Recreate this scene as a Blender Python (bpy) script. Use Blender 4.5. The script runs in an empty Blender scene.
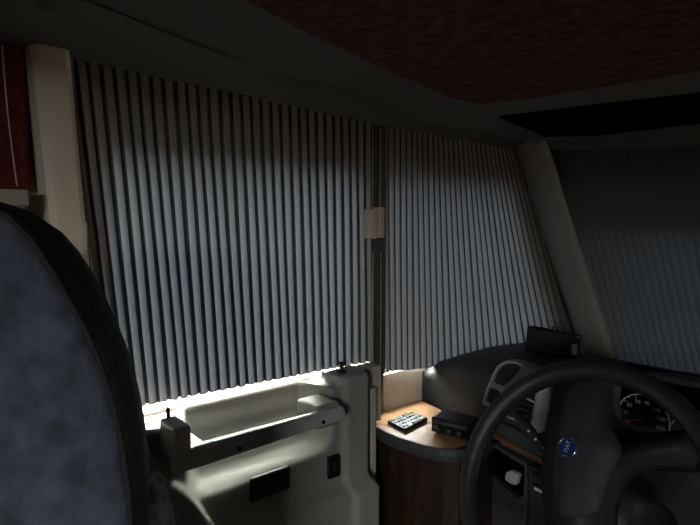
import bpy, math, random
from mathutils import Vector, Matrix
random.seed(4)
R = math.radians
C = bpy.context.scene.collection
sc = bpy.context.scene
EYE = 1.3

# ------------------------------------------------------------ camera, sky, light, exposure
cd = bpy.data.cameras.new('camera'); cam = bpy.data.objects.new('camera', cd); C.objects.link(cam)
cam.location = (0, 0, EYE); cam.rotation_euler = (R(86), 0, R(50))
cd.sensor_width = 36; cd.lens = 540 / 700 * 36; cd.clip_start = .02
sc.camera = cam
sc.view_settings.view_transform = 'Standard'; sc.view_settings.look = 'None'
sc.view_settings.exposure = 0.0; sc.view_settings.gamma = 1; sc.view_settings.use_curve_mapping = False

w = bpy.data.worlds.new('sky'); sc.world = w; w.use_nodes = True
nt = w.node_tree; bg = nt.nodes['Background']; bg.inputs[1].default_value = 1.0
tc = nt.nodes.new('ShaderNodeTexCoord'); sx = nt.nodes.new('ShaderNodeSeparateXYZ'); rp = nt.nodes.new('ShaderNodeValToRGB')
nt.links.new(tc.outputs['Generated'], sx.inputs[0]); nt.links.new(sx.outputs[2], rp.inputs[0]); nt.links.new(rp.outputs[0], bg.inputs[0])
rp.color_ramp.elements[0].position = 0.0; rp.color_ramp.elements[0].color = (.42, .40, .36, 1)      # ground and hedges
rp.color_ramp.elements[1].position = .25; rp.color_ramp.elements[1].color = (.85, .95, 1.05, 1)      # hazy sky

def sun(name, direction, strength, angle, col):
    l = bpy.data.lights.new(name, 'SUN'); l.energy = strength; l.angle = R(angle); l.color = col
    o = bpy.data.objects.new(name, l); C.objects.link(o)
    o.rotation_euler = Vector(direction).to_track_quat('-Z', 'Y').to_euler(); return o
sun('sun', (1, -.65, -1.1), 95, 80, (1, .96, .88))

def area(name, loc, target, sx, sy, power, col):
    l = bpy.data.lights.new(name, 'AREA'); l.shape = 'RECTANGLE'; l.size = sx; l.size_y = sy; l.energy = power; l.color = col
    o = bpy.data.objects.new(name, l); C.objects.link(o); o.location = loc
    o.rotation_euler = (Vector(target) - Vector(loc)).to_track_quat('-Z', 'Y').to_euler(); return o
# bright sky seen through the living-area window on the right-hand side
area('sky_beyond_living_window', (2.9, -3.7, 2.5), (-.67, .0, 1.15), 2.4, 1.4, 580, (.95, .94, .92))

# ------------------------------------------------------------ pixel rays (used to measure real positions)
TH, PT, F = R(50), R(4), 540
fw = Vector((-math.sin(TH) * math.cos(PT), math.cos(TH) * math.cos(PT), -math.sin(PT)))
rt = Vector((math.cos(TH), math.sin(TH), 0)); up = rt.cross(fw)
def ray(px, py): return fw + rt * ((px - 350) / F) - up * ((py - 262.5) / F)
E0 = Vector((0, 0, EYE))
def ax(px, py, L): r = ray(px, py); return r * (-L / r.x) + E0
def ay(px, py, Y): r = ray(px, py); return r * (Y / r.y) + E0
def azz(px, py, Z): r = ray(px, py); return r * ((Z - EYE) / r.z) + E0
def ad(px, py, d): return ray(px, py) * d + E0

# ------------------------------------------------------------ materials
M = {}
def mat(name, col, rough=.6, metal=0, noise=0, nscale=20, bump=0, bscale=60, spec=.5, sheen=0, col2=None, stretch=None, coords='Object'):
    m = bpy.data.materials.new(name); m.use_nodes = True; nt = m.node_tree; b = nt.nodes['Principled BSDF']
    b.inputs['Roughness'].default_value = rough; b.inputs['Metallic'].default_value = metal
    b.inputs['Specular IOR Level'].default_value = spec
    if sheen: b.inputs['Sheen Weight'].default_value = sheen
    b.inputs['Base Color'].default_value = (*col, 1)
    tc = nt.nodes.new('ShaderNodeTexCoord'); mp = nt.nodes.new('ShaderNodeMapping')
    nt.links.new(tc.outputs[coords], mp.inputs[0])
    if stretch: mp.inputs['Scale'].default_value = stretch
    if noise or col2:
        n = nt.nodes.new('ShaderNodeTexNoise'); n.inputs['Scale'].default_value = nscale; n.inputs['Detail'].default_value = 6
        nt.links.new(mp.outputs[0], n.inputs[0])
        r = nt.nodes.new('ShaderNodeValToRGB'); nt.links.new(n.outputs[0], r.inputs[0])
        c2 = col2 or tuple(c * (1 - noise) for c in col)
        r.color_ramp.elements[0].position = .36; r.color_ramp.elements[1].position = .64
        r.color_ramp.elements[0].color = (*c2, 1); r.color_ramp.elements[1].color = (*col, 1)
        nt.links.new(r.outputs[0], b.inputs['Base Color'])
    if bump:
        n2 = nt.nodes.new('ShaderNodeTexNoise'); n2.inputs['Scale'].default_value = bscale; n2.inputs['Detail'].default_value = 4
        nt.links.new(mp.outputs[0], n2.inputs[0])
        bp = nt.nodes.new('ShaderNodeBump'); bp.inputs['Strength'].default_value = bump; bp.inputs['Distance'].default_value = .004
        nt.links.new(n2.outputs[0], bp.inputs['Height']); nt.links.new(bp.outputs[0], b.inputs['Normal'])
    M[name] = m; return m
mat('cove', (.125, .13, .122), .8, bump=.15, bscale=300)
mat('valance', (.135, .125, .112), .8)
mat('beige', (.72, .60, .49), .45, noise=.06, nscale=8)
mat('apillar', (.37, .34, .315), .5, noise=.06, nscale=8)
mat('latch', (.62, .53, .43), .4)
mat('door_plastic', (.33, .32, .29), .5, bump=.12, bscale=400, noise=.05, nscale=6)
mat('bar_plastic', (.55, .55, .55), .3, bump=.05, bscale=300)
mat('wall_light', (.52, .49, .43), .7, noise=.15, nscale=25)
mat('dash', (.026, .030, .035), .6, bump=.25, bscale=420)
mat('dash_grey', (.045, .050, .052), .6, bump=.25, bscale=420)
mat('dark_plastic', (.02, .021, .023), .45)
mat('rim', (.024, .026, .030), .33, bump=.3, bscale=500)
mat('pad', (.022, .026, .032), .6, bump=.3, bscale=420)
mat('black', (.006, .006, .007), .35)
mat('gloss_black', (.004, .004, .004), .25)
mat('matte_black', (.0015, .0015, .0015), .9, spec=0)
mat('silver', (.55, .58, .63), .34, metal=.3)
mat('slat_grey', (.06, .062, .065), .4)
mat('pod_grey', (.26, .27, .28), .45)
mat('chrome', (.75, .76, .8), .18, metal=1)
mat('white', (.75, .76, .78), .4)
mat('switch_grey', (.42, .43, .44), .5)
mat('seat_side', (.012, .012, .014), .8, bump=.4, bscale=200)
mat('seat_velour', (.086, .093, .142), .95, col2=(.035, .04, .058), nscale=38, bump=.6, bscale=160, sheen=.25)
mat('patterned', (.28, .33, .42), .9, col2=(.06, .08, .12), nscale=70)
mat('floor', (.06, .045, .035), .6, noise=.3)
mat('hull', (.38, .33, .27), .8)
mat('wood', (.50, .28, .13), .38, col2=(.36, .18, .08), nscale=9, stretch=(1.2, 9, 9))
mat('wood_trim', (.17, .085, .04), .4, col2=(.09, .045, .02), nscale=9, stretch=(1.2, 9, 9))
mat('dark_wood', (.036, .018, .011), .4, col2=(.02, .010, .006), nscale=9, stretch=(9, 9, 1.2))
mat('ledge_grey', (.30, .27, .22), .6)
mat('screen', (.018, .024, .020), .22)
mat('emblem_blue', (.012, .03, .16), .25)
mat('orange', (.7, .16, .03), .5)
for k, c in dict(key_blue=(.15, .4, .75), key_white=(.7, .75, .78), key_cyan=(.3, .7, .8), key_orange=(.8, .4, .1), key_yellow=(.7, .65, .2)).items(): mat(k, c, .5)
mat('cord', (.55, .48, .40), .7)
mat('guide', (.05, .05, .045), .5)

def fabric(name, col, transl):   # cloth that lets a little daylight through
    m = bpy.data.materials.new(name); m.use_nodes = True; nt = m.node_tree; b = nt.nodes['Principled BSDF']
    b.inputs['Base Color'].default_value = (*col, 1); b.inputs['Roughness'].default_value = .85; b.inputs['Specular IOR Level'].default_value = .25
    t = nt.nodes.new('ShaderNodeBsdfTranslucent'); t.inputs[0].default_value = (*transl, 1)
    a = nt.nodes.new('ShaderNodeAddShader'); o = nt.nodes['Material Output']
    nt.links.new(b.outputs[0], a.inputs[0]); nt.links.new(t.outputs[0], a.inputs[1]); nt.links.new(a.outputs[0], o.inputs[0])
    n = nt.nodes.new('ShaderNodeTexNoise'); n.inputs['Scale'].default_value = 250
    bp = nt.nodes.new('ShaderNodeBump'); bp.inputs['Strength'].default_value = .15; bp.inputs['Distance'].default_value = .002
    nt.links.new(n.outputs[0], bp.inputs['Height']); nt.links.new(bp.outputs[0], b.inputs['Normal'])
    M[name] = m
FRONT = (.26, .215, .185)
fabric('pleat', FRONT, (.0086, .0103, .0131)); fabric('pleat_double', (.12, .115, .11), (.0002, .0003, .0004))  # second cloth: groove shade put into darker colour and lower translucency
fabric('pleat_side', FRONT, (.0046, .0056, .0073)); fabric('pleat_side_double', (.12, .115, .11), (.0002, .0003, .0004))  # same cloth, the side blind's weaker daylight put into its translucency
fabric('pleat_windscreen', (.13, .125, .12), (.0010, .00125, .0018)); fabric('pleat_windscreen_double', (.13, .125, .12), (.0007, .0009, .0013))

def red_fabric(name, c1, c2, scale):
    m = bpy.data.materials.new(name); m.use_nodes = True; nt = m.node_tree; b = nt.nodes['Principled BSDF']
    b.inputs['Roughness'].default_value = .95; b.inputs['Specular IOR Level'].default_value = .1
    tc = nt.nodes.new('ShaderNodeTexCoord')
    mp = nt.nodes.new('ShaderNodeMapping'); mp.inputs['Rotation'].default_value = (0, 0, R(38)); mp.inputs['Scale'].default_value = (1, 1.6, 1)
    nt.links.new(tc.outputs['Object'], mp.inputs[0])
    v = nt.nodes.new('ShaderNodeTexVoronoi'); v.inputs['Scale'].default_value = scale; v.feature = 'SMOOTH_F1'
    nt.links.new(mp.outputs[0], v.inputs[0])
    r = nt.nodes.new('ShaderNodeValToRGB'); r.color_ramp.elements[0].position = .15; r.color_ramp.elements[1].position = .6
    r.color_ramp.elements[0].color = (*c1, 1); r.color_ramp.elements[1].color = (*c2, 1)
    nt.links.new(v.outputs[0], r.inputs[0]); nt.links.new(r.outputs[0], b.inputs['Base Color'])
    bp = nt.nodes.new('ShaderNodeBump'); bp.inputs['Strength'].default_value = .9; bp.inputs['Distance'].default_value = .006; bp.invert = True
    nt.links.new(v.outputs[0], bp.inputs['Height']); nt.links.new(bp.outputs[0], b.inputs['Normal'])
    M[name] = m
red_fabric('red_ceiling', (.19, .075, .068), (.085, .042, .038), 48)
red_fabric('red_wall', (.12, .022, .024), (.085, .016, .018), 60)

def glass(name):
    m = bpy.data.materials.new(name); m.use_nodes = True; nt = m.node_tree
    nt.nodes.remove(nt.nodes['Principled BSDF'])
    t = nt.nodes.new('ShaderNodeBsdfTransparent'); t.inputs[0].default_value = (.93, .96, .95, 1)
    g = nt.nodes.new('ShaderNodeBsdfGlossy'); g.inputs['Roughness'].default_value = .02
    mx = nt.nodes.new('ShaderNodeMixShader'); mx.inputs[0].default_value = .06
    nt.links.new(t.outputs[0], mx.inputs[1]); nt.links.new(g.outputs[0], mx.inputs[2]); nt.links.new(mx.outputs[0], nt.nodes['Material Output'].inputs[0])
    M[name] = m
glass('glass')

# ------------------------------------------------------------ mesh helpers
def sstep(a, b, x):
    t = max(0, min(1, (x - a) / (b - a))); return t * t * (3 - 2 * t)
class MB:
    def __init__(s): s.v = []; s.f = []
    def add(s, vs, fs):
        n = len(s.v); s.v += [tuple(p) for p in vs]; s.f += [tuple(i + n for i in f) for f in fs]; return s
    def box(s, x0, x1, y0, y1, z0, z1, mtx=None):
        vs = [Vector((x, y, z)) for x in (x0, x1) for y in (y0, y1) for z in (z0, z1)]
        if mtx: vs = [mtx @ p for p in vs]
        return s.add(vs, [(0, 1, 3, 2), (4, 6, 7, 5), (0, 4, 5, 1), (2, 3, 7, 6), (0, 2, 6, 4), (1, 5, 7, 3)])
    def prism(s, pts, vec):
        pts = [Vector(p) for p in pts]; n = len(pts); vec = Vector(vec)
        vs = pts + [p + vec for p in pts]
        return s.add(vs, [tuple(range(n - 1, -1, -1)), tuple(range(n, 2 * n))] + [(i, (i + 1) % n, n + (i + 1) % n, n + i) for i in range(n)])
    def rings(s, rs, cap=True, closed=True, loop=False):
        n = len(rs[0]); vs = [p for r in rs for p in r]; fs = []
        K = len(rs)
        for k in range(K if loop else K - 1):
            for i in range(n if closed else n - 1):
                a, b = k * n + i, k * n + (i + 1) % n; k2 = (k + 1) % K
                fs.append((a, b, k2 * n + (i + 1) % n, k2 * n + i))
        if cap and closed and not loop: fs += [tuple(range(n - 1, -1, -1)), tuple((K - 1) * n + i for i in range(n))]
        return s.add(vs, fs)
    def tube(s, pts, r, n=10, loop=False):
        pts = [Vector(p) for p in pts]; rs = []; K = len(pts); rad = r if isinstance(r, (list, tuple)) else [r] * K
        prev = None
        for i, p in enumerate(pts):
            t = (pts[(i + 1) % K] - pts[i - 1]) if loop else (pts[min(i + 1, K - 1)] - pts[max(i - 1, 0)])
            t.normalize()
            a = prev if prev is not None else (Vector((0, 0, 1)) if abs(t.z) < .9 else Vector((1, 0, 0)))
            u = (a - t * a.dot(t)).normalized(); prev = u; q = t.cross(u)
            rs.append([p + (u * math.cos(2 * math.pi * j / n) + q * math.sin(2 * math.pi * j / n)) * rad[i] for j in range(n)])
        return s.rings(rs, loop=loop)
    def lathe(s, prof, o, ax_, n=32):
        ax_ = Vector(ax_).normalized(); a = Vector((0, 0, 1)) if abs(ax_.z) < .9 else Vector((1, 0, 0))
        u = (a - ax_ * a.dot(ax_)).normalized(); q = ax_.cross(u); o = Vector(o)
        return s.rings([[o + ax_ * h + (u * math.cos(2 * math.pi * j / n) + q * math.sin(2 * math.pi * j / n)) * max(r, 1e-4) for j in range(n)] for r, h in prof])
    def grid(s, f, nu, nv):
        vs = [f(i / nu, j / nv) for j in range(nv + 1) for i in range(nu + 1)]
        return s.add(vs, [(j * (nu + 1) + i, j * (nu + 1) + i + 1, (j + 1) * (nu + 1) + i + 1, (j + 1) * (nu + 1) + i) for j in range(nv) for i in range(nu)])
    def build(s, name, m, parent=None, smooth=False, bevel=0, solid=0, subsurf=0):
        me = bpy.data.meshes.new(name); me.from_pydata(s.v, [], s.f); me.update()
        import bmesh
        b = bmesh.new(); b.from_mesh(me); bmesh.ops.recalc_face_normals(b, faces=b.faces); b.to_mesh(me); b.free()
        me.materials.append(M[m])
        if hasattr(s, 'nseg'):          # groove faces between pleats get the cloth with shade painted in
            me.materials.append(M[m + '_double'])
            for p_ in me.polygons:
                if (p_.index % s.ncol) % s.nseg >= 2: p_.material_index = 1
        o = bpy.data.objects.new(name, me); C.objects.link(o)
        if parent:
            o.parent = parent; o.matrix_parent_inverse = parent.matrix_basis.inverted()
        if smooth:
            me.polygons.foreach_set('use_smooth', [True] * len(me.polygons))
        if solid:
            d = o.modifiers.new('thick', 'SOLIDIFY'); d.thickness = solid; d.offset = 0
        if subsurf:
            d = o.modifiers.new('sub', 'SUBSURF'); d.levels = subsurf; d.render_levels = subsurf
        if bevel:
            d = o.modifiers.new('bevel', 'BEVEL'); d.width = bevel; d.segments = 3; d.limit_method = 'ANGLE'; d.angle_limit = R(35)
            d.harden_normals = False
        return o
def thing(name, loc, label, cat, group=None):
    o = bpy.data.objects.new(name, None); C.objects.link(o); o.location = loc; o.empty_display_size = .05
    return tag(o, label, cat, group)
def tag(o, label, cat, group=None):
    o['label'] = label; o['category'] = cat
    if group: o['group'] = group
    return o
def struct(o): o['kind'] = 'structure'; return o
def text(s, size, loc, ex, ey, m, name, parent, depth=.0006):
    """lettering as a mesh; ex = reading direction, ey = up direction of the letters"""
    cu = bpy.data.curves.new('t', 'FONT'); cu.body = s; cu.size = size; cu.align_x = 'CENTER'; cu.align_y = 'CENTER'; cu.extrude = depth; cu.resolution_u = 3
    t = bpy.data.objects.new('t', cu); me = bpy.data.meshes.new_from_object(t); bpy.data.objects.remove(t); bpy.data.curves.remove(cu)
    me.materials.clear(); me.materials.append(M[m]); me.name = name
    ex = Vector(ex).normalized(); ey = Vector(ey).normalized(); ez = ex.cross(ey)
    mt = Matrix((ex, ey, ez)).transposed().to_4x4(); mt.translation = Vector(loc)
    me.transform(mt)
    o = bpy.data.objects.new(name, me); C.objects.link(o)
    if parent:
        o.parent = parent; o.matrix_parent_inverse = parent.matrix_basis.inverted()
    return o

V = Vector
def resamp(o, n=72):
    pts_ = [V(p_) for p_ in o]; L_ = [0]
    for i in range(len(pts_)): L_.append(L_[-1] + (pts_[(i + 1) % len(pts_)] - pts_[i]).length)
    out = []
    for k_ in range(n):
        t_ = L_[-1] * k_ / n; i = max(j for j in range(len(pts_)) if L_[j] <= t_); f_ = (t_ - L_[i]) / max(1e-6, L_[i + 1] - L_[i])
        p_ = pts_[i].lerp(pts_[(i + 1) % len(pts_)], f_); out.append((p_.x, p_.y))
    return out
def smooth_o(o, it=2):
    for _ in range(it): o = [((o[i - 1][0] + 2 * o[i][0] + o[(i + 1) % len(o)][0]) / 4, (o[i - 1][1] + 2 * o[i][1] + o[(i + 1) % len(o)][1]) / 4) for i in range(len(o))]
    return o

# ------------------------------------------------------------ the setting
XW = -1.075            # inner face of the left wall
struct(MB().box(-1.2, 1.25, -2.7, 2.35, -.05, 0).build('floor', 'floor'))
mb = MB()
mb.box(-1.14, XW, .31, 1.02, 0, .923)            # below the door window
mb.box(-1.14, -1.068, 1.02, 2.2, 0, .884)             # below the side window
mb.box(-1.14, XW, .31, 2.2, 1.462, 1.80)         # above both
mb.box(-1.14, XW, -2.7, .31, 0, 2.1)             # rear of the door
mb.box(-1.14, XW, .955, 1.02, .83, 1.462)         # post between the windows
mb.prism([(-1.14, 1.60, 1.47), (-1.14, 2.2, 1.47), (-1.14, 2.2, .86), (-1.14, 1.93, .86)], (.06, 0, 0))   # body side behind the windscreen pillar
struct(mb.build('wall_left', 'wall_light'))
struct(MB().box(-1.112, -1.108, .31, .955, .895, 1.462).build('window_1', 'glass'))
struct(MB().box(-1.112, -1.108, 1.02, 1.95, .884, 1.462).build('window_2', 'glass'))
mb = MB()
mb.box(1.15, 1.2, -2.7, -2.5, 0, 2.1); mb.box(1.15, 1.2, -1.3, 2.35, 0, 2.1)
mb.box(1.15, 1.2, -2.5, -1.3, 0, 1.1); mb.box(1.15, 1.2, -2.5, -1.3, 1.72, 2.1)
struct(mb.build('wall_right', 'hull'))
struct(MB().box(1.173, 1.177, -2.5, -1.3, 1.1, 1.72).build('window_4', 'glass'))
struct(MB().box(-1.14, 1.2, -2.75, -2.7, 0, 2.1).build('wall_back', 'hull'))
# below the windscreen
struct(MB().box(-1.14, 1.2, 2.2, 2.25, 0, .80).build('wall_front', 'hull'))
def ws(x, t, off=0):   # windscreen surface, t=0 bottom 1 top
    yb, yt = 2.03, 1.66
    y = yb + (yt - yb) * t + .11 * (1 - (x / 1.0) ** 2) + off
    zt = 1.56 - .045 * (1 - (x / 1.0) ** 2)
    return Vector((x, y, .78 + (zt - .78) * t))
struct(MB().grid(lambda u, v: ws(-1.07 + 2.14 * u, v * .74, .07), 24, 6).build('window_3', 'glass', smooth=True, solid=.005))
struct(MB().grid(lambda u, v: ws(-1.07 + 2.14 * u, .73 + v * .33, .072), 24, 4).build('wall_above_windscreen', 'hull', smooth=True, solid=.01))

# cab ceiling: cove falling to the side wall and soffit falling to the windscreen
def wz(y): return 1.594 - .032 * min(1, max(-.3, (y - .25) / .72)) - .006 * sstep(1, 1.7, y)
def crease(y): return .85 + .20 * (y - .226) / .52 if y > .226 else .85 - .28 * (.226 - y)
def zc(x, y):
    top = 1.622 - .05 * sstep(.80, 1.08, y)
    a = abs(x); c = min(crease(y), 1.0); e = 1.10
    if a > c: return top + (wz(y) - .006 - top) * min(1, (a - c) / max(.04, (1.05 - c)))
    return top
def ceil_pt(u, v):
    y = -.35 + 2.20 * v
    return Vector((-1.08 + 2.23 * u, y, zc(-1.08 + 2.23 * u, y)))
struct(MB().grid(ceil_pt, 120, 70).build('ceiling', 'cove', solid=0))
struct(MB().box(-1.14, 1.2, -2.7, 1.95, 2.05, 2.1).box(-1.14, 1.2, -.37, -.35, 1.6, 2.05).build('ceiling_rear', 'hull'))
# lower part of the cove, a separate moulding along the top of the blinds
def mould(u, v):
    y = .17 + 1.45 * v; c = min(crease(y), 1.0)
    a = 1.052 + (c - 1.052) * u
    return Vector((-a, y, wz(y) - .004 + (zc(-c, y) - .003 - wz(y) + .004) * u + .004 * math.sin(math.pi * u) - .001))
struct(MB().grid(mould, 8, 48).build('trim_1', 'valance', smooth=True, solid=.002))
struct(MB().grid(lambda u, v: Vector((-1.05 + 2.1 * u, 1.56 + (ws(-1.05 + 2.1 * u, 1).y - .035 - 1.56) * v, 1.571 - (1.571 - ws(-1.05 + 2.1 * u, 1).z + .012) * v ** 5)), 24, 6).build('trim_2', 'cove', smooth=True, solid=.004))

# red padded panel under the ceiling
def rz(y): return 1.598 - .030 * sstep(.70, .98, y)
L = [(-.50, -.30), (-.585, .10), tuple(azz(235, 0, 1.598).xy), tuple(azz(300, 34, 1.598).xy), tuple(azz(350, 57, 1.598).xy), tuple(azz(400, 80, 1.590).xy), tuple(azz(450, 100, 1.571).xy)]
crn = [tuple(azz(*p_, 1.568).xy) for p_ in ((465, 104), (480, 106), (500, 104.5), (540, 99), (600, 90), (700, 74))]
pts = L + crn + [(-x, y) for x, y in reversed(crn)] + [(-x, y) for x, y in reversed(L)]
cx, cy = 0, .5
def ring(s_in, z):
    out = []
    n = len(pts)
    for i, (x, y) in enumerate(pts):
        a = Vector(pts[i - 1]); b = Vector(pts[(i + 1) % n]); t = (b - a).normalized(); nrm = Vector((t.y, -t.x))
        p = Vector((x, y)) + nrm * s_in
        out.append(Vector((p.x, p.y, z - (.030 * sstep(.70, .98, y)))))
    return out
mb = MB(); mb.rings([ring(0, 1.625), ring(0, 1.610), ring(.006, 1.602), ring(.018, 1.598)])
tag(mb.build('ceiling_panel', 'red_ceiling', smooth=True, bevel=0), 'dark red honeycomb-patterned fabric panel padded under the cab ceiling', 'ceiling panel')
# black glossy panel in the soffit
q = [azz(500, 118, 1.566), azz(545, 137, 1.566), azz(700, 133, 1.566), azz(700, 95, 1.566)]
d1 = (q[2] - q[1]); d2 = (q[3] - q[0])
pp = [q[0], q[1], q[1] + d1 * 2.2, q[0] + d2 * 2.0]
pp = [Vector((p.x, p.y, 1.566)) for p in pp]
s_ = MB().prism(pp, (0, 0, .0055)).build('overhead_tray', 'matte_black')
tag(s_, 'black recessed tray panel in the grey soffit above the windscreen', 'overhead panel')

# pillars
t = MB()
pa, pb, pc_, pd_ = ax(28, 45, 1.024), ax(72, 58, 1.018), ax(47, 210, 1.024), ax(93, 280, 1.018)
def pil(z): return pa.y + (pc_.y - pa.y) * (pa.z - z) / (pa.z - pc_.z), pb.y + (pd_.y - pb.y) * (pb.z - z) / (pb.z - pd_.z)
prof = []
for z in (.0, .6, 1.2, 1.63):
    a, b = pil(z); pr = [(-1.074, a - .004), (-1.05, a - .002), (-1.03, a + .004), (-1.022, a + .014), (-1.02, a + .024), (-1.018, b - .01), (-1.022, b - .002), (-1.074, b)]
    prof.append([Vector((x, y, z)) for x, y in pr])
t.rings(prof); struct(t.build('trim_3', 'beige', bevel=.002))
a0, b0 = pil(1.27)
tag(MB().box(-1.019, -1.010, b0 - .012, b0 - .004, 1.248, 1.305).build('pull_tab', 'latch', bevel=.003), 'small beige pull tab on the left window pillar', 'blind pull')
# A-pillar, raked, between the side blind and the windscreen blind
A = []
ta, tb, ba_, bb_ = ay(516, 150, 1.60), ay(548, 150, 1.605), ay(582, 346, 1.965), ay(612, 350, 1.97)
for k in (-.06, 0, .5, 1, 1.18):
    a, b = ta.lerp(ba_, k), tb.lerp(bb_, k); n = Vector((-.03, .08, 0))
    mid = a.lerp(b, .5) + Vector((.004, -.010, 0))
    A.append([a + Vector((-.07, .07, 0)), a, a.lerp(mid, .5) + Vector((0.001, -.003, 0)), mid, b.lerp(mid, .5) + Vector((.001, -.003, 0)), b, b + n])
struct(MB().rings(A).build('trim_4', 'apillar', smooth=True, bevel=0))
g = ay(596, 322, 1.955)
struct(MB().lathe([(.005, -.01), (.005, .002), (.003, .004)], ay(591, 322, 1.915), (.5, -.8, 0), 12).build('trim_5', 'silver', smooth=True))

# red upholstered wall, ledge and cord behind the pillar
struct(MB().box(-1.074, -1.045, -.9, .178, 1.357, 1.66).build('trim_6', 'red_wall', bevel=.006))
tag(MB().box(-1.074, -1.0, -.35, .166, 1.33, 1.356).box(-1.074, -1.004, -.35, .162, .9, 1.329).build('side_cabinet', 'ledge_grey', bevel=.002), 'grey-beige cabinet ledge below the red wall behind the seat', 'cabinet')
p0, p1 = ax(2, 45, .99), ax(17, 186, .99)
tag(MB().tube([p0.lerp(p1, i / 8) + Vector((0, -.002 * math.sin(i / 8 * math.pi), 0)) for i in range(9)], .0011, 6).build('hanging_string', 'cord', smooth=True), 'thin beige string hanging against the red wall', 'string')

# ------------------------------------------------------------ pleated blinds
def pleats(top, bot, n, amp, nrm, rows=10, jit=.025, gamma=1.0, shape=((0, .7), (.30, 1.0), (.62, .7), (.665, -1), (.955, -1))):
    """top(s), bot(s) give the guide curves; n box pleats with narrow grooves run between them"""
    nrm = Vector(nrm); vs = []; sp = []
    for k in range(n):
        j_ = random.uniform(-jit, jit)
        for q_, h_ in shape: sp.append((k + q_ + (j_ if k or q_ else 0), h_ * random.uniform(.9, 1.1)))
    sp.append((n, shape[0][1]))
    ss = [(a / n) ** gamma if a > 0 else 0 for a, h_ in sp]; n1 = len(sp)
    zj = [random.uniform(-.0015, .0015) for _ in range(n1)]
    for r in range(rows + 1):
        tt = r / rows
        for i, s in enumerate(ss):
            p = bot(s).lerp(top(s), tt)
            p = p + nrm * (amp * sp[i][1] * (.94 + .10 * math.sin(i * .043 + tt * 2.2))) + Vector((0, 0, zj[i] if r == 0 else 0))
            p += (top(1) - top(0)).normalized() * (.0010 * math.sin(i * .23 + tt * 4))
            vs.append(p)
    mb = MB(); mb.nseg = len(shape); mb.ncol = n1 - 1
    return mb.add(vs, [(r * n1 + i, r * n1 + i + 1, (r + 1) * n1 + i + 1, (r + 1) * n1 + i) for r in range(rows) for i in range(n1 - 1)])

bl = thing('pleated_blind', (-1.05, .62, .94), 'blue-grey pleated blind closed over the door window, left of the beige latch', 'blind', 'pleated window blinds')
tp = lambda s: V((-1.05, .238 + (.958 - .238) * s, wz(.258 + .70 * s) - .002))
bt = lambda s: V((-1.05, .290 + (.964 - .290) * s, .949 - .012 * s))
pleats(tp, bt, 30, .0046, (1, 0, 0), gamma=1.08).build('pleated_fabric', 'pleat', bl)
MB().box(-1.058, -1.040, .955, .966, .935, 1.556).build('end_profile', 'guide', bl, bevel=.002)
MB().prism([(-1.06, .228, 1.588), (-1.04, .228, 1.588), (-1.04, .238, 1.588), (-1.06, .238, 1.588)], (0, .050, -.64)).build('end_profile', 'guide', bl, bevel=.001)
lt, lb = ax(371, 209, 1.012), ax(378, 239, 1.012)
MB().box(-1.040, -1.012, lt.y, lb.y, lb.z, lt.z).build('latch_half', 'latch', bl, bevel=.004)
MB().tube([(-1.036, .945, 1.555), (-1.036, .945, 1.30)], .0011, 6).tube([(-1.036, .947, 1.23), (-1.036, .947, .94)], .0011, 6).build('cord', 'cord', bl)

b2 = thing('pleated_blind', (-1.05, 1.5, .88), 'blue-grey pleated blind closed over the side window between latch and slanted windscreen pillar', 'blind', 'pleated window blinds')
tp2 = lambda s: V((-1.05, .992 + (1.70 - .992) * s, wz(.992 + .648 * s) - .001))
bt2 = lambda s: V((-1.05 + .015 * s, 1.004 + .70 * s + .48 * s ** 2.3, .899 - .075 * s))
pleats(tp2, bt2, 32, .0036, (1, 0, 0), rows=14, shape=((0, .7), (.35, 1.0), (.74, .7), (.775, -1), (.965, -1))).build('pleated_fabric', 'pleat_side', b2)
MB().box(-1.066, -1.038, .9665, .996, .897, 1.556).build('end_profile', 'guide', b2, bevel=.002)
lt, lb = ax(379, 207, 1.014), ax(385, 238, 1.014)
MB().box(-1.040, -1.014, lt.y, lb.y, lb.z, lt.z).build('latch_half', 'latch', b2, bevel=.004)
MB().tube([(-1.036, .972, 1.555), (-1.036, .972, 1.30)], .0011, 6).tube([(-1.034, .974, 1.23), (-1.034, .974, .90)], .0009, 6).build('cord', 'cord', b2)

b3 = thing('pleated_blind', (0, 2.1, .79), 'dark blue-grey pleated blind closed across the windscreen, right of the slanted pillar', 'blind', 'pleated window blinds')
tp3 = lambda s: ws(-.985 + 1.97 * s, 1) + V((0, -.02, -.01))
bt3 = lambda s: ws(-.93 + 1.86 * s, 0) + V((0, -.02, .0))
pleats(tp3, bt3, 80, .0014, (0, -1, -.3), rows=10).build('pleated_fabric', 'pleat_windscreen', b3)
MB().tube([bt3(i / 24) + V((0, 0, -.004)) for i in range(25)], .006, 8).build('bottom_rail', 'guide', b3, smooth=True)

# ------------------------------------------------------------ cab door
door = thing('cab_door', (-1.0, .62, 0), 'pale grey moulded cab door with grab bar and open storage recess under the door blind', 'door')
Y0, Y1, ZT = .262, .872, .926
def zl(y): return .69 + .15 * sstep(.49, .35, y) + .10 * sstep(.36, .30, y)
def recess(y, z):
    r_ = .03 * (1 - min(1, max(0, (z - .765) / .05))) ** 2          # rounded lower corners
    a = min(sstep(.395 + r_, .445 + r_, y), 1 - sstep(.715 - r_, .755 - r_, y))
    zb = .768 + .012 * (y - .45) / .3
    zz = .62 * sstep(zb, zb + .022, z) + .38 * sstep(zb + .015, .87, z)
    return (.086 * zz + .014 * sstep(.86, .92, z)) * a
def face_x(y, z):
    x = -.958 - recess(y, z)
    x += .040 * sstep(zl(y) + .008, zl(y) - .012, z)
    x += .012 * sstep(.772, .792, y) * (1 - sstep(.845, .872, y) * .6)
    x -= .05 * sstep(.848, .875, y) ** 2
    return x
NZ, NY = 90, 110
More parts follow.
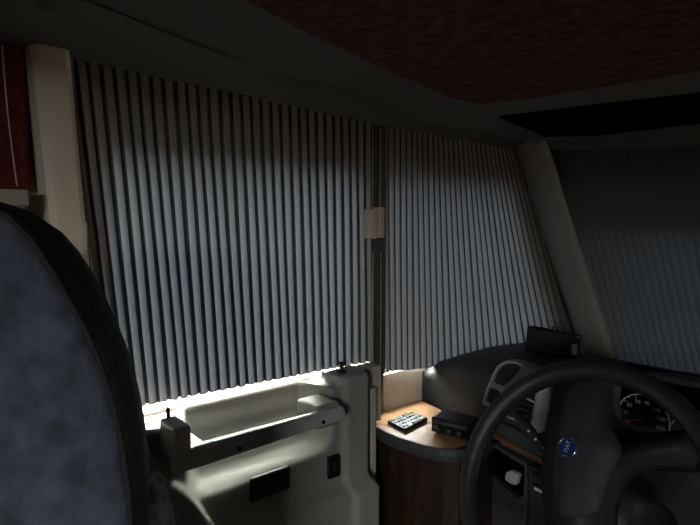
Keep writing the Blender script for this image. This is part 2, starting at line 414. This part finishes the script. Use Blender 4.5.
def dp(u, v):
    y = Y0 + (Y1 - Y0) * u
    ztop = ZT + .020 * sstep(.765, .785, y) + .006 * sstep(.36, .30, y)
    if v < .8:
        z = .05 + (ztop - .012 - .05) * (1 - (1 - v / .8) ** 1.6) if True else 0
        return V((face_x(y, z), y, z))
    k = (v - .8) / .2; xf = face_x(y, ztop - .012)
    if k < .35:
        a = k / .35 * math.pi / 2; return V((xf - .012 * (1 - math.cos(a)), y, ztop - .012 + .012 * math.sin(a)))
    k2 = (k - .35) / .65
    return V((xf - .012 + (-1.074 - xf + .012) * k2, y, ztop - .010 * k2))
mb = MB(); mb.grid(dp, NY, NZ)
for yy in (Y0, Y1):   # close the ends
    u = 0 if yy == Y0 else 1
    col = [dp(u, j / NZ) for j in range(NZ + 1)]; mb.add(col + [V((-1.074, yy, .05))], [tuple(range(NZ + 2))])
mb.build('door_panel', 'door_plastic', door, smooth=True)
# grab bar, from back to front slightly thinner, with its two mounting blocks
gb = MB(); rs = []
for i in range(13):
    s = i / 12; y = .350 + (.738 - .350) * s; z = .886 + .002 * s; h = .019 - .006 * s; dx = .012 if 0 < i < 12 else .009
    x = -.90 - .006 * s
    rs.append([V((x + dx, y, z - h)), V((x + dx + .002, y, z + h * .4)), V((x + dx - .008, y, z + h)), V((x - dx, y, z + h)), V((x - dx, y, z - h))])
gb.rings(rs); bar = gb.build('grab_bar', 'bar_plastic', door, bevel=.003)
for y, z in ((.475, .884), (.675, .886)):
    MB().lathe([(.0045, 0), (.0045, .002)], (-.8875 - .006 * (y - .338) / .4, y, z - .003), (1, 0, 0), 14).build('screw_cap', 'matte_black', bar)
MB().box(-.962, -.892, .352, .384, .876, .948).build('bar_bracket', 'bar_plastic', door, bevel=.006)
MB().box(-1.0, -.915, .376, .430, .855, .893).build('bar_block', 'door_plastic', door, bevel=.008)
MB().box(-.990, -.912, .672, .738, .858, .910).build('bar_block', 'door_plastic', door, bevel=.008)
MB().tube([(-.952, .366, .945), (-.953, .366, .960), (-.95, .364, .968)], [.004, .004, .003], 8).build('lock_pin', 'dark_plastic', door, smooth=True)
k = MB(); k.lathe([(.013, 0), (.013, .003), (.006, .005), (.005, .012), (.009, .016), (.009, .022), (.004, .025)], (-1.0, .812, .9445), (0, 0, 1), 16)
k.build('lock_knob', 'dark_plastic', door, smooth=True)
MB().box(-.961, -.950, .533, .630, .729, .781).build('door_handle_recess', 'black', door, bevel=.008)
sw = MB().box(-.962, -.949, .735, .768, .716, .768).build('window_switch', 'black', door, bevel=.003)
MB().box(-.950, -.946, .745, .757, .735, .752).build('rocker', 'dark_plastic', sw, bevel=.001)

# ------------------------------------------------------------ pillar casing and corner shelf
mb = MB(); rs = []
for z in (0, .6, .893):
    rs.append([V((-1.074, .880, z)), V((-.985, .880, z)), V((-.972, .886, z)), V((-.972, .902, z)), V((-1.02, .915, z)), V((-1.074, .915, z))])
mb.rings(rs); struct(mb.build('trim_7', 'wall_light', bevel=.002))
struct(MB().box(-1.074, -1.004, .874, .950, .79, .936).build('trim_8', 'wall_light', bevel=.004))
shelf = thing('corner_shelf', (-1.0, 1.0, 0), 'rounded wooden corner shelf with grey edge band between door and dashboard', 'shelf')
ZS = .785
fe = [tuple(azz(*p_, ZS).xy) for p_ in ((375, 425), (386, 432), (400, 438), (420, 444), (440, 449), (455, 450), (470, 449), (484, 445), (492, 438), (496, 428))]
poly = [(-1.066, .917), (fe[0][0], .917)] + [(x, y + .001) for x, y in fe] + [(-.73, 1.10), (-1.066, 1.165)]
MB().prism([V((x, y, ZS - .024)) for x, y in poly], (0, 0, .022)).build('shelf_board', 'wood', shelf, bevel=.001)
def band(fe, z0, z1, th):
    o = []
    for i, (x, y) in enumerate(fe):
        a = V((*fe[max(i - 1, 0)], 0)); b = V((*fe[min(i + 1, len(fe) - 1)], 0)); t_ = (b - a).normalized(); n = V((t_.y, -t_.x, 0))
        o.append([V((x, y, z0)), V((x, y, z0)) + n * th, V((x, y, (z0 + z1) / 2)) + n * th * 1.25, V((x, y, z1)) + n * th * .8, V((x, y, z1))])
    return MB().rings(o)
band(fe, ZS - .027, ZS + .002, .007).build('edge_band', 'dash_grey', shelf, bevel=.001)
fi = [(x * .985 - .015 + .0, y + .018) for x, y in fe]
band(fi, 0, ZS - .025, .004).build('curved_panel', 'dark_wood', shelf)

# remote control lying on the shelf
zr = ZS - .0015
c = [azz(*p_, zr) for p_ in ((387, 424), (411, 414), (428, 421), (405, 433))]
rem = thing('remote_control', (*c[0].xy, zr), 'black remote control with bright coloured buttons lying on the wooden shelf', 'remote control')
MB().prism([V((p_.x, p_.y, zr)) for p_ in c], (0, 0, .010)).build('remote_body', 'black', rem, bevel=.004)
u_, v_ = c[1] - c[0], c[3] - c[0]
cols = ['key_blue', 'key_white', 'key_cyan', 'key_white', 'key_orange', 'key_yellow', 'key_blue', 'key_white']
for i in range(8):
    for j in range(4):
        if (i, j) in ((5, 0), (2, 3)): continue
        m_ = 'key_yellow' if (j == 0 and i > 4) else ('key_orange' if i == 6 and j == 1 else random.choice(['key_blue', 'key_white', 'key_cyan', 'key_white', 'key_blue']))
        o_ = c[0] + u_ * ((i + .8) / 8.6) + v_ * ((j + .7) / 4.4)
        MB().lathe([(.0036, 0), (.0036, .002), (.0026, .0028)], V((o_.x, o_.y, zr + .0097)), (0, 0, 1), 8).build('button', m_, rem)

# black radio handset unit on the shelf
rad = thing('radio_unit', (-.86, 1.03, zr), 'black boxy radio unit with knobs standing on the shelf beside the remote control', 'radio')
a_ = azz(431, 433, zr); b_ = azz(466, 442, zr); ex = (b_ - a_); ex.z = 0; Lx = ex.length; ex.normalize(); ey = V((-ex.y, ex.x, 0))
mt = Matrix((ex, ey, V((0, 0, 1)))).transposed().to_4x4(); mt.translation = V((a_.x, a_.y, zr))
MB().box(0, Lx * 1.05, 0, .07, .004, .042, mt).build('case', 'black', rad, bevel=.004)
MB().box(.005, Lx * 1.02, -.003, .001, .028, .037, mt).build('display_strip', 'dash_grey', rad, bevel=.001)
for kx in (.022, .052, .078):
    MB().lathe([(.009, 0), (.009, .01), (.007, .013)], mt @ V((kx, -.001, .018)), -ey, 16).build('knob', 'dark_plastic', rad, smooth=True)
for kx in (.01, .09):
    MB().box(kx, kx + .012, .01, .06, 0, .005, mt).build('foot', 'matte_black', rad)

# ------------------------------------------------------------ dashboard
dash = thing('dashboard', (0, 1.4, 0), 'dark grey dashboard with silver vent pod and wood trim under the windscreen blind', 'dashboard')
def front_y(x):    # plan curve of the dash face, sweeping back to the side wall on the left
    a = abs(x)
    return 1.105 + .07 * sstep(.78, 1.06, a)
def dashpt(x, v):
    f = front_y(x); a = abs(x); e = sstep(.84, 1.06, a)
    zt = .948 - .055 * e * e
    zt_back = .768
    prof = [(f + .16, .10), (f + .10, .35), (f + .05, .52), (f + .015, .66), (f + .004, .74), (f, .80), (f + .002, .87), (f + .010, zt - .03), (f + .030, zt - .008), (f + .06, zt), (f + .20, zt + .002), (f + .36, zt - .01), (1.75, .87 - .02 * e), (2.02 + .09 * (1 - x * x), zt_back - .01)]
    k = v * (len(prof) - 1); i = min(int(k), len(prof) - 2); q_ = k - i
    a_, b_ = prof[i], prof[i + 1]
    return V((x, a_[0] + (b_[0] - a_[0]) * q_, a_[1] + (b_[1] - a_[1]) * q_))
mb = MB(); mb.grid(lambda u, v: dashpt(-1.072 + 2.14 * u, v), 80, 39)
mb.build('dash_body', 'dash', dash, smooth=True)

def yp(pts, Y, depth, off=0):   # prism standing on the dash face, measured at distance Y
    return MB().prism([ay(*p_, Y) + V((0, off, 0)) for p_ in pts], (0, depth, 0))
YD = 1.088
# silver framed vent pod
pod = yp([(482, 404), (486, 389), (492, 374), (498, 365), (506, 360.5), (516, 361.5), (528, 366), (545, 372), (556, 380), (556, 400), (549, 430), (540, 432), (520, 424), (497, 414)], YD, .03).build('vent_pod', 'pod_grey', dash, bevel=.004)
yp([(494, 382), (497, 372), (502, 366), (508, 363.5), (514, 364), (520, 367.5), (517, 372), (509, 381), (503, 386), (497, 384)], YD - .004, .01).build('upper_recess', 'black', pod, bevel=.001)
yp([(486, 401), (490, 388), (496, 390), (500, 394), (494, 406)], YD - .004, .01).build('lower_recess', 'black', pod, bevel=.001)
for nm, P in (('vent_grille', [(514, 391), (519, 381), (528, 377), (540, 380), (538, 402), (526, 397)]), ('vent_grille', [(504, 412), (506, 402), (512, 396), (520, 398), (536, 404), (533, 426), (520, 421)])):
    gobj = yp(P, YD - .005, .012).build(nm, 'black', pod, bevel=.001)
    xs = [p_[0] for p_ in P]; ys = [p_[1] for p_ in P]
    for i in range(4):
        yy = min(ys) + (max(ys) - min(ys)) * (i + .9) / 5 + 1
        p_, q_ = ay(min(xs) + 4, yy - 5, YD - .009), ay(max(xs) - 3, yy + 4, YD - .009)
        MB().tube([p_, q_], .0022, 6).build('slat', 'slat_grey', gobj)
MB().tube([ay(*p_, YD - .003) for p_ in ((483, 403), (487, 389), (493, 375), (498, 366), (506, 361.5), (516, 362.5), (522, 365))], .0016, 8).tube([ay(*p_, YD - .006) for p_ in ((514, 393), (526, 398), (537, 404))], .002, 8).tube([ay(*p_, YD - .004) for p_ in ((500, 398), (503, 410), (510, 417), (520, 421))], .0028, 8).build('pod_edging', 'silver', pod, smooth=True)
MB().lathe([(.016, 0), (.016, .006), (.009, .012), (.006, .012)], ay(517, 411, YD - .006), (0, -1, .1), 20).build('vent_dial', 'dark_plastic', pod, smooth=True)
# rounded silver column beside the wheel pad
rs = []
for (l, r_, y_) in ((537, 552, 381), (535, 552, 392), (533, 551, 405), (530, 548, 420), (527, 545, 432)):
    a_, b_ = ay(l, y_, YD - .004), ay(r_, y_, YD - .004)
    rs.append([a_ + (b_ - a_) * (i / 8) + V((0, -.014 * math.sin(math.pi * i / 8) + .001, 0)) for i in range(9)])
MB().rings(rs).build('silver_column', 'silver', dash, smooth=True)
# wood strip, storage slot, headlamp level switch, lower lid
def strip(p, n_, off, depth, m_, name, par, bevel=.001): return yp(p, YD, depth, off).build(name, m_, par, bevel=bevel)
strip([(485, 431), (490, 429), (508, 440), (530, 452), (552, 463), (552, 468), (529, 457), (506, 445)], 0, -.004, .03, 'wood_trim', 'wood_strip', dash)
strip([(486, 424), (492, 420), (510, 427), (530, 437), (552, 448), (552, 463), (530, 452), (508, 440)], 0, -.002, .03, 'dash_grey', 'upper_moulding', dash, .003)
lid = strip([(478, 441), (484, 434), (505, 450), (528, 463), (528, 510), (524, 540), (476, 540), (474, 480)], 0, -.006, .06, 'dash_grey', 'lower_fascia', dash, .004)
slot = strip([(480, 442), (484, 438), (505, 453), (526, 466), (525, 495), (519, 497), (500, 479), (480, 464)], 0, -.010, .02, 'matte_black', 'storage_slot', lid, .001)
for a_, b_ in (((480, 464), (500, 480)), ((500, 480), (520, 498)), ((520, 498), (525, 495))):
    MB().tube([ay(*a_, YD - .012), ay(*b_, YD - .012)], .0012, 6).build('slot_edge', 'dash_grey', slot)
strip([(511, 470), (515, 468), (524, 472), (522, 482), (517, 482), (510, 477)], 0, -.022, .014, 'switch_grey', 'level_switch', lid, .002)['label'] = 'pale grey thumb switch'
for p_ in ((486, 486), (510, 506)):
    MB().lathe([(.004, 0), (.004, .002)], ay(*p_, YD - .007), (0, -1, 0), 10).build('screw_cap', 'dark_plastic', lid)
sp = strip([(530, 464), (552, 474), (556, 500), (560, 540), (530, 540)], 0, -.008, .06, 'dash', 'switch_panel', dash, .004)
for p_, q_ in (((533, 470), (545, 480)), ((532, 482), (545, 489))):
    a_, b_ = ay(*p_, YD - .010), ay(*q_, YD - .010)
    MB().box(a_.x, b_.x, YD - .014, YD - .006, b_.z, a_.z).build('rocker_switch', 'black', sp, bevel=.002)
mk = [ay(*p_, YD - .0145) for p_ in ((534, 487), (542, 491), (542, 493.5), (534, 489.5))]
MB().prism(mk, (0, .002, 0)).build('switch_mark', 'white', sp)

# instrument binnacle
cl = thing('instrument_binnacle', (-.36, 1.08, .94), 'black hooded instrument binnacle with speedometer behind the steering wheel', 'instrument cluster')
def hood(u, v):
    x = -.54 + .40 * u; s = 2 * u - 1
    hgt = .092 * (1 - abs(s) ** 3.2)
    y = 1.035 + .24 * v + .03 * s * s
    return V((x, y, .935 + hgt * (1 - .35 * v) - .012 * v))
MB().grid(hood, 32, 8).build('hood', 'dash', cl, smooth=True, solid=.012)
Yc = 1.11
fc = MB().prism([V((-.52, Yc, .86)), V((-.16, Yc, .86)), V((-.16, Yc + .02, .95)), V((-.20, Yc + .03, 1.0)), V((-.48, Yc + .03, 1.0)), V((-.52, Yc + .02, .95))], (0, .03, .01)).build('dial_face', 'matte_black', cl)
GC = ay(643, 419, 1.09); rg = .0475
ang = lambda v: R(205 - (v - 10) / 140 * 222)
arc = [GC + V((rg * math.cos(ang(10 + 140 * i / 40)), 0, rg * math.sin(ang(10 + 140 * i / 40)))) for i in range(41)]
MB().tube(arc, .0011, 6).build('speedometer_ring', 'white', cl)
ba = MB()
for v in range(10, 151, 10):
    a = ang(v); l = .006 if v % 20 else .0035
    if v % 20: l = .0065
    d_ = V((math.cos(a), 0, math.sin(a))); ba.tube([GC + d_ * (rg - l), GC + d_ * rg], .0007, 5)
ba.build('tick_marks', 'white', cl)
for v in range(10, 151, 20):
    a = ang(v); d_ = V((math.cos(a), 0, math.sin(a)))
    text(str(v), .0105, GC + d_ * (rg - .0145), (1, 0, 0), (0, 0, 1), 'orange' if v == 10 else 'white', 'speed_number', cl)
a = ang(13); d_ = V((math.cos(a), 0, math.sin(a)))
MB().tube([GC + V((0, -.002, 0)), GC + d_ * .034 + V((0, -.002, 0))], [.0018, .0007], 6).build('needle', 'orange', cl)
MB().lathe([(.008, 0), (.008, .004), (.005, .006)], GC, (0, -1, 0), 16).build('needle_hub', 'black', cl, smooth=True)
G2 = GC + V((.115, 0, 0))
arc2 = [G2 + V((rg * .9 * math.cos(R(150 - 120 * i / 30)), 0, rg * .9 * math.sin(R(150 - 120 * i / 30)))) for i in range(31)]
MB().tube(arc2, .0006, 6).build('second_dial_ring', 'dash_grey', cl)
MB().tube([ay(671, 425, 1.09), ay(676, 418, 1.09)], .0010, 6).build('dial_mark', 'white', cl)
MB().tube([ay(696, 413, 1.09), ay(706, 413, 1.09)], .0010, 6).build('dial_mark', 'white', cl)

# handheld navigation unit on the dash top
nav = thing('navigation_unit', (-.76, 1.35, .95), 'black navigation unit with dark screen standing on the dashboard top', 'navigation device')
n0 = [ay(527, 326, 1.34), ay(580, 336, 1.37), ay(579, 358, 1.37), ay(524, 353, 1.34)]
nn = (n0[1] - n0[0]).cross(n0[3] - n0[0]).normalized()
if nn.y < 0: nn = -nn
MB().prism(n0, nn * .022).build('case', 'black', nav, bevel=.005)
ins = [n0[0].lerp(n0[2], .06), n0[1].lerp(n0[3], .06), n0[2].lerp(n0[0], .06), n0[3].lerp(n0[1], .06)]
A_ = lambda s, t_: n0[0].lerp(n0[1], s).lerp(n0[3].lerp(n0[2], s), t_)
MB().prism([A_(.06, .1), A_(.82, .1), A_(.82, .88), A_(.06, .88)], nn * -.0015).build('screen', 'screen', nav)
MB().prism([A_(.87, .42), A_(.96, .42), A_(.96, .88), A_(.87, .88)], nn * -.002).build('button_bar', 'switch_grey', nav)
m_ = A_(.5, 0)
MB().tube([m_ + nn * .012 + V((0, 0, -.002)), m_ + nn * .012 + V((0, 0, .008))], .006, 10).build('top_button', 'dark_plastic', nav)
f_ = A_(.5, 1) + nn * .02
MB().prism([V((f_.x - .05, f_.y - .03, .9495)), V((f_.x + .05, f_.y - .03, .9495)), V((f_.x + .05, f_.y + .04, .9495)), V((f_.x - .05, f_.y + .04, .9495))], (0, 0, .012)).build('cradle', 'dark_plastic', nav, bevel=.003)

# ------------------------------------------------------------ steering wheel, turned about a quarter to the left
TAU = R(33)
WC = ad(578, 487, .80)
nx = V((0, -math.cos(TAU), math.sin(TAU)))          # towards the driver
wu = V((1, 0, 0)); wv = V((0, math.sin(TAU), math.cos(TAU)))
wheel = thing('steering_wheel', WC, 'black steering wheel with round blue emblem, turned a quarter turn', 'steering wheel')
W = lambda x, y, h=0: WC + wu * x + wv * y + nx * h
RR = .1835
rs = []
for i in range(72):
    a = 2 * math.pi * i / 72; d_ = wu * math.cos(a) + wv * math.sin(a)
    # thicker grips near the spokes
    th = .0162 + .0022 * math.exp(-((a - R(100)) / .35) ** 2) + .0022 * math.exp(-((a - R(262)) / .35) ** 2)
    rs.append([WC + d_ * (RR + th * math.cos(b)) + nx * (th * 1.1 * math.sin(b)) for b in [2 * math.pi * j / 14 for j in range(14)]])
MB().rings(rs, loop=True).build('rim', 'rim', wheel, smooth=True)
def wl(px, py, h=0):            # a seen point measured on the wheel's plane
    r = ray(px, py); o = WC + nx * h; k = (o - E0).dot(nx) / r.dot(nx); d_ = E0 + r * k - WC
    return d_.dot(wu), d_.dot(wv)
def wring(o, h, inset=0):
    n = len(o); out = []
    for i, (x, y) in enumerate(o):
        a = V(o[i - 1]); b = V(o[(i + 1) % n]); t_ = (b - a).normalized()
        out.append(W(x + t_.y * -inset, y + t_.x * inset, h))
    return out
hub = [wl(*p_) for p_ in ((563, 366), (560, 380), (556, 400), (552, 425), (547, 455), (546, 485), (550, 515), (557, 545), (566, 580), (604, 600), (607, 560), (604, 530), (605, 505), (609, 484), (619, 468), (635, 461), (660, 459), (694, 462), (704, 446), (700, 434), (676, 436), (650, 438), (628, 434), (615, 424), (609, 408), (608, 388), (612, 366))]
hub = smooth_o(resamp(hub, 96), 1)
area2 = sum(hub[i - 1][0] * hub[i][1] - hub[i][0] * hub[i - 1][1] for i in range(len(hub)))
if area2 > 0: hub = hub[::-1]
MB().rings([wring(hub, -.034, .006), wring(hub, -.026, 0), wring(hub, -.010, 0), wring(hub, -.003, .002), wring(hub, .002, .007)]).build('hub_pad', 'pad', wheel, smooth=True)
ab = [wl(*p_, .01) for p_ in ((568, 380), (562, 400), (557, 428), (552, 460), (551, 490), (557, 517), (580, 516), (598, 511), (603, 492), (612, 468), (622, 450), (616, 436), (606, 422), (602, 404), (600, 382), (582, 376))]
ab = smooth_o(resamp(ab, 64), 2)
acx, acy = sum(p_[0] for p_ in ab) / 64, sum(p_[1] for p_ in ab) / 64
def abr(k, h): return [W(acx + (x - acx) * k, acy + (y - acy) * k, h) for x, y in ab]
MB().rings([abr(1, -.01), abr(1, .0015), abr(.975, .0035), abr(.9, .0075), abr(.7, .013), abr(.4, .0175), abr(.1, .0185)]).build('airbag_cover', 'pad', wheel, smooth=True)
ex_, ey_ = wl(568, 447, .020)
ec = W(ex_, ey_, .0195)
em = MB().lathe([(.0155, -.004), (.0155, .001), (.0148, .0028), (.0132, .003), (.0126, .0015), (.0126, -.004)], ec, nx, 36).build('emblem_ring', 'chrome', wheel, smooth=True)
MB().lathe([(.0128, -.003), (.0128, .0012), (.006, .0018), (.001, .0018)], ec, nx, 32).build('emblem_disc', 'emblem_blue', em)
text('FIAT', .0092, ec + nx * .0026, wv, -wu, 'silver', 'emblem_letters', em)

# steering column shroud, stalk, ignition
col = thing('steering_column', WC - nx * .08, 'black steering column shroud with stalk and ignition behind the wheel', 'steering column')
rs = []
for h, w_, hh in ((-.035, .050, .045), (-.06, .060, .055), (-.14, .066, .062), (-.24, .06, .07)):
    rs.append([W(w_ * math.copysign(abs(math.cos(b)) ** .6, math.cos(b)) + .01, hh * math.copysign(abs(math.sin(b)) ** .6, math.sin(b)) - .02, h) for b in [2 * math.pi * j / 20 for j in range(20)]])
MB().rings(rs).build('shroud', 'dark_plastic', col, smooth=True)
s0 = W(*wl(556, 462, -.07), -.07); s1 = W(*wl(527, 428, -.065), -.065); s2 = W(*wl(516, 413, -.06), -.06)
stalk = MB().tube([s0, s0.lerp(s1, .5), s1, s2], [.007, .009, .0105, .009], 12).build('indicator_stalk', 'dark_plastic', col, smooth=True)
for k_ in (.35, .6, .85):
    MB().lathe([(.0022, 0), (.0022, .0012)], s0.lerp(s1, k_) + nx * .0095, nx, 8).build('stalk_symbol', 'white', stalk)
ig = W(.105, -.062, -.055)
MB().lathe([(.016, -.03), (.016, 0), (.012, .003), (.005, .003)], ig, (.5, -.7, .2), 20).build('ignition_barrel', 'black', col, smooth=True)
MB().tube([ig, ig + V((.006, -.012, .002))], .0022, 6).build('key', 'chrome', col)

# ------------------------------------------------------------ driver's seat, swivelled towards the left wall
SY = R(50)
sf = V((-math.sin(SY), math.cos(SY), 0)); sr = V((math.cos(SY), math.sin(SY), 0)); sz = V((0, 0, 1))
SC = ad(-122, 225, .43)
SC = V((SC.x, SC.y, 0))
seat = thing('driver_seat', SC, 'blue-grey velour cab seat with black side band, seen from behind at the left', 'seat')
def on_seat(px, py, off):       # half-width and height of a point on the backrest plane
    r = ray(px, py); o = SC + sf * off; k = (o - E0).dot(sf) / r.dot(sf); p = E0 + r * k
    return (p - SC).dot(sr), p.z
back_px = [(129, 490), (122, 440), (108, 378), (89, 334), (65, 294), (35, 245), (20, 212), (5, 203)]
band_px = [(142, 500), (140, 445), (126, 375), (98, 305), (59, 236), (27, 204), (14, 200)]
def outline(pxs, off, low, topz):
    o = [on_seat(*q_, off) for q_ in pxs]
    x0 = o[0][0]
    o = [(x0 - .030, low), (x0 - .006, low + .06), (x0 + .006, low + .14)] + o
    xt = o[-1][0]
    o += [(xt * .66, topz), (xt * .33, topz + .002)]
    r_ = [(-x, z) for x, z in reversed(o)]
    return [(0, low - .005)] + o + [(0, topz + .003)] + r_
def put(o, off, grow=0, k=1):
    n = len(o); out = []
    for i, (x, z) in enumerate(o):
        a = V((*o[i - 1], 0)); b = V((*o[(i + 1) % n], 0)); t_ = (b - a).normalized()
        x2, z2 = x + t_.y * grow, z - t_.x * grow
        out.append(SC + sr * (x2 * k) + sz * (.95 + (z2 - .95) * k) + sf * off)
    return out
bo = outline(back_px, 0, .62, on_seat(5, 201, 0)[1]); bd = outline(band_px, .055, .60, on_seat(5, 199, .055)[1])
def mix(a, b, t_):     # both outlines resampled by angle around the middle
    return [(p_[0] + (q_[0] - p_[0]) * t_, p_[1] + (q_[1] - p_[1]) * t_) for p_, q_ in zip(a, b)]
bo, bd = smooth_o(resamp(bo)), smooth_o(resamp(bd))
MB().rings([put(bo, .010, -.02), put(bo, .002, 0), put(mix(bo, bd, .5), .020), put(bd, .045), put(bd, .065), put(bd, .10, -.010), put(bd, .125, -.03), put(bd, .13, 0, .6)]).build('backrest_band', 'seat_side', seat, smooth=True)
MB().rings([put(bo, .016, -.004), put(bo, .002, -.001), put(bo, -.006, -.008), put(bo, -.012, -.03), put(bo, -.016, 0, .6), put(bo, -.018, 0, .2)]).build('backrest_back', 'seat_velour', seat, smooth=True)
MB().tube(put(bo, -.001, .001), .0028, 8, loop=True).build('piping', 'seat_side', seat, smooth=True)
cb = MB(); 
cb.rings([[SC + sr * (x * k) + sf * (.135 + (y - .02) * k) + sz * z for x, y in ((-.19, 0), (.25, 0), (.26, .15), (.25, .30), (.2, .36), (.05, .33), (-.12, .18), (-.20, .08))] for k, z in ((.94, .46), (1, .50), (1, .58), (.94, .61), (.7, .62))])
cb.build('seat_cushion', 'seat_velour', seat, smooth=True)
MB().lathe([(.20, 0), (.20, .03), (.12, .05), (.12, .40), (.2, .43), (.2, .46)], SC + sf * .22 + sr * .06, (0, 0, 1), 28).build('pedestal', 'dark_plastic', seat, smooth=True)
# folded armrest with patterned fabric seen past the right edge
rs = []
a0_ = ad(156, 600, .56); a1_ = ad(143, 482, .55)
for i in range(7):
    p_ = a0_.lerp(a1_, i / 6); w_ = (.022 + .010 * (1 - i / 6)) * (1 if i < 6 else .6); h_ = .03
    rs.append([p_ + sr * (w_ * math.cos(b)) + sf * (h_ * math.sin(b)) for b in [2 * math.pi * j / 14 for j in range(14)]])
ar = MB().rings(rs).build('armrest', 'patterned', seat, smooth=True)
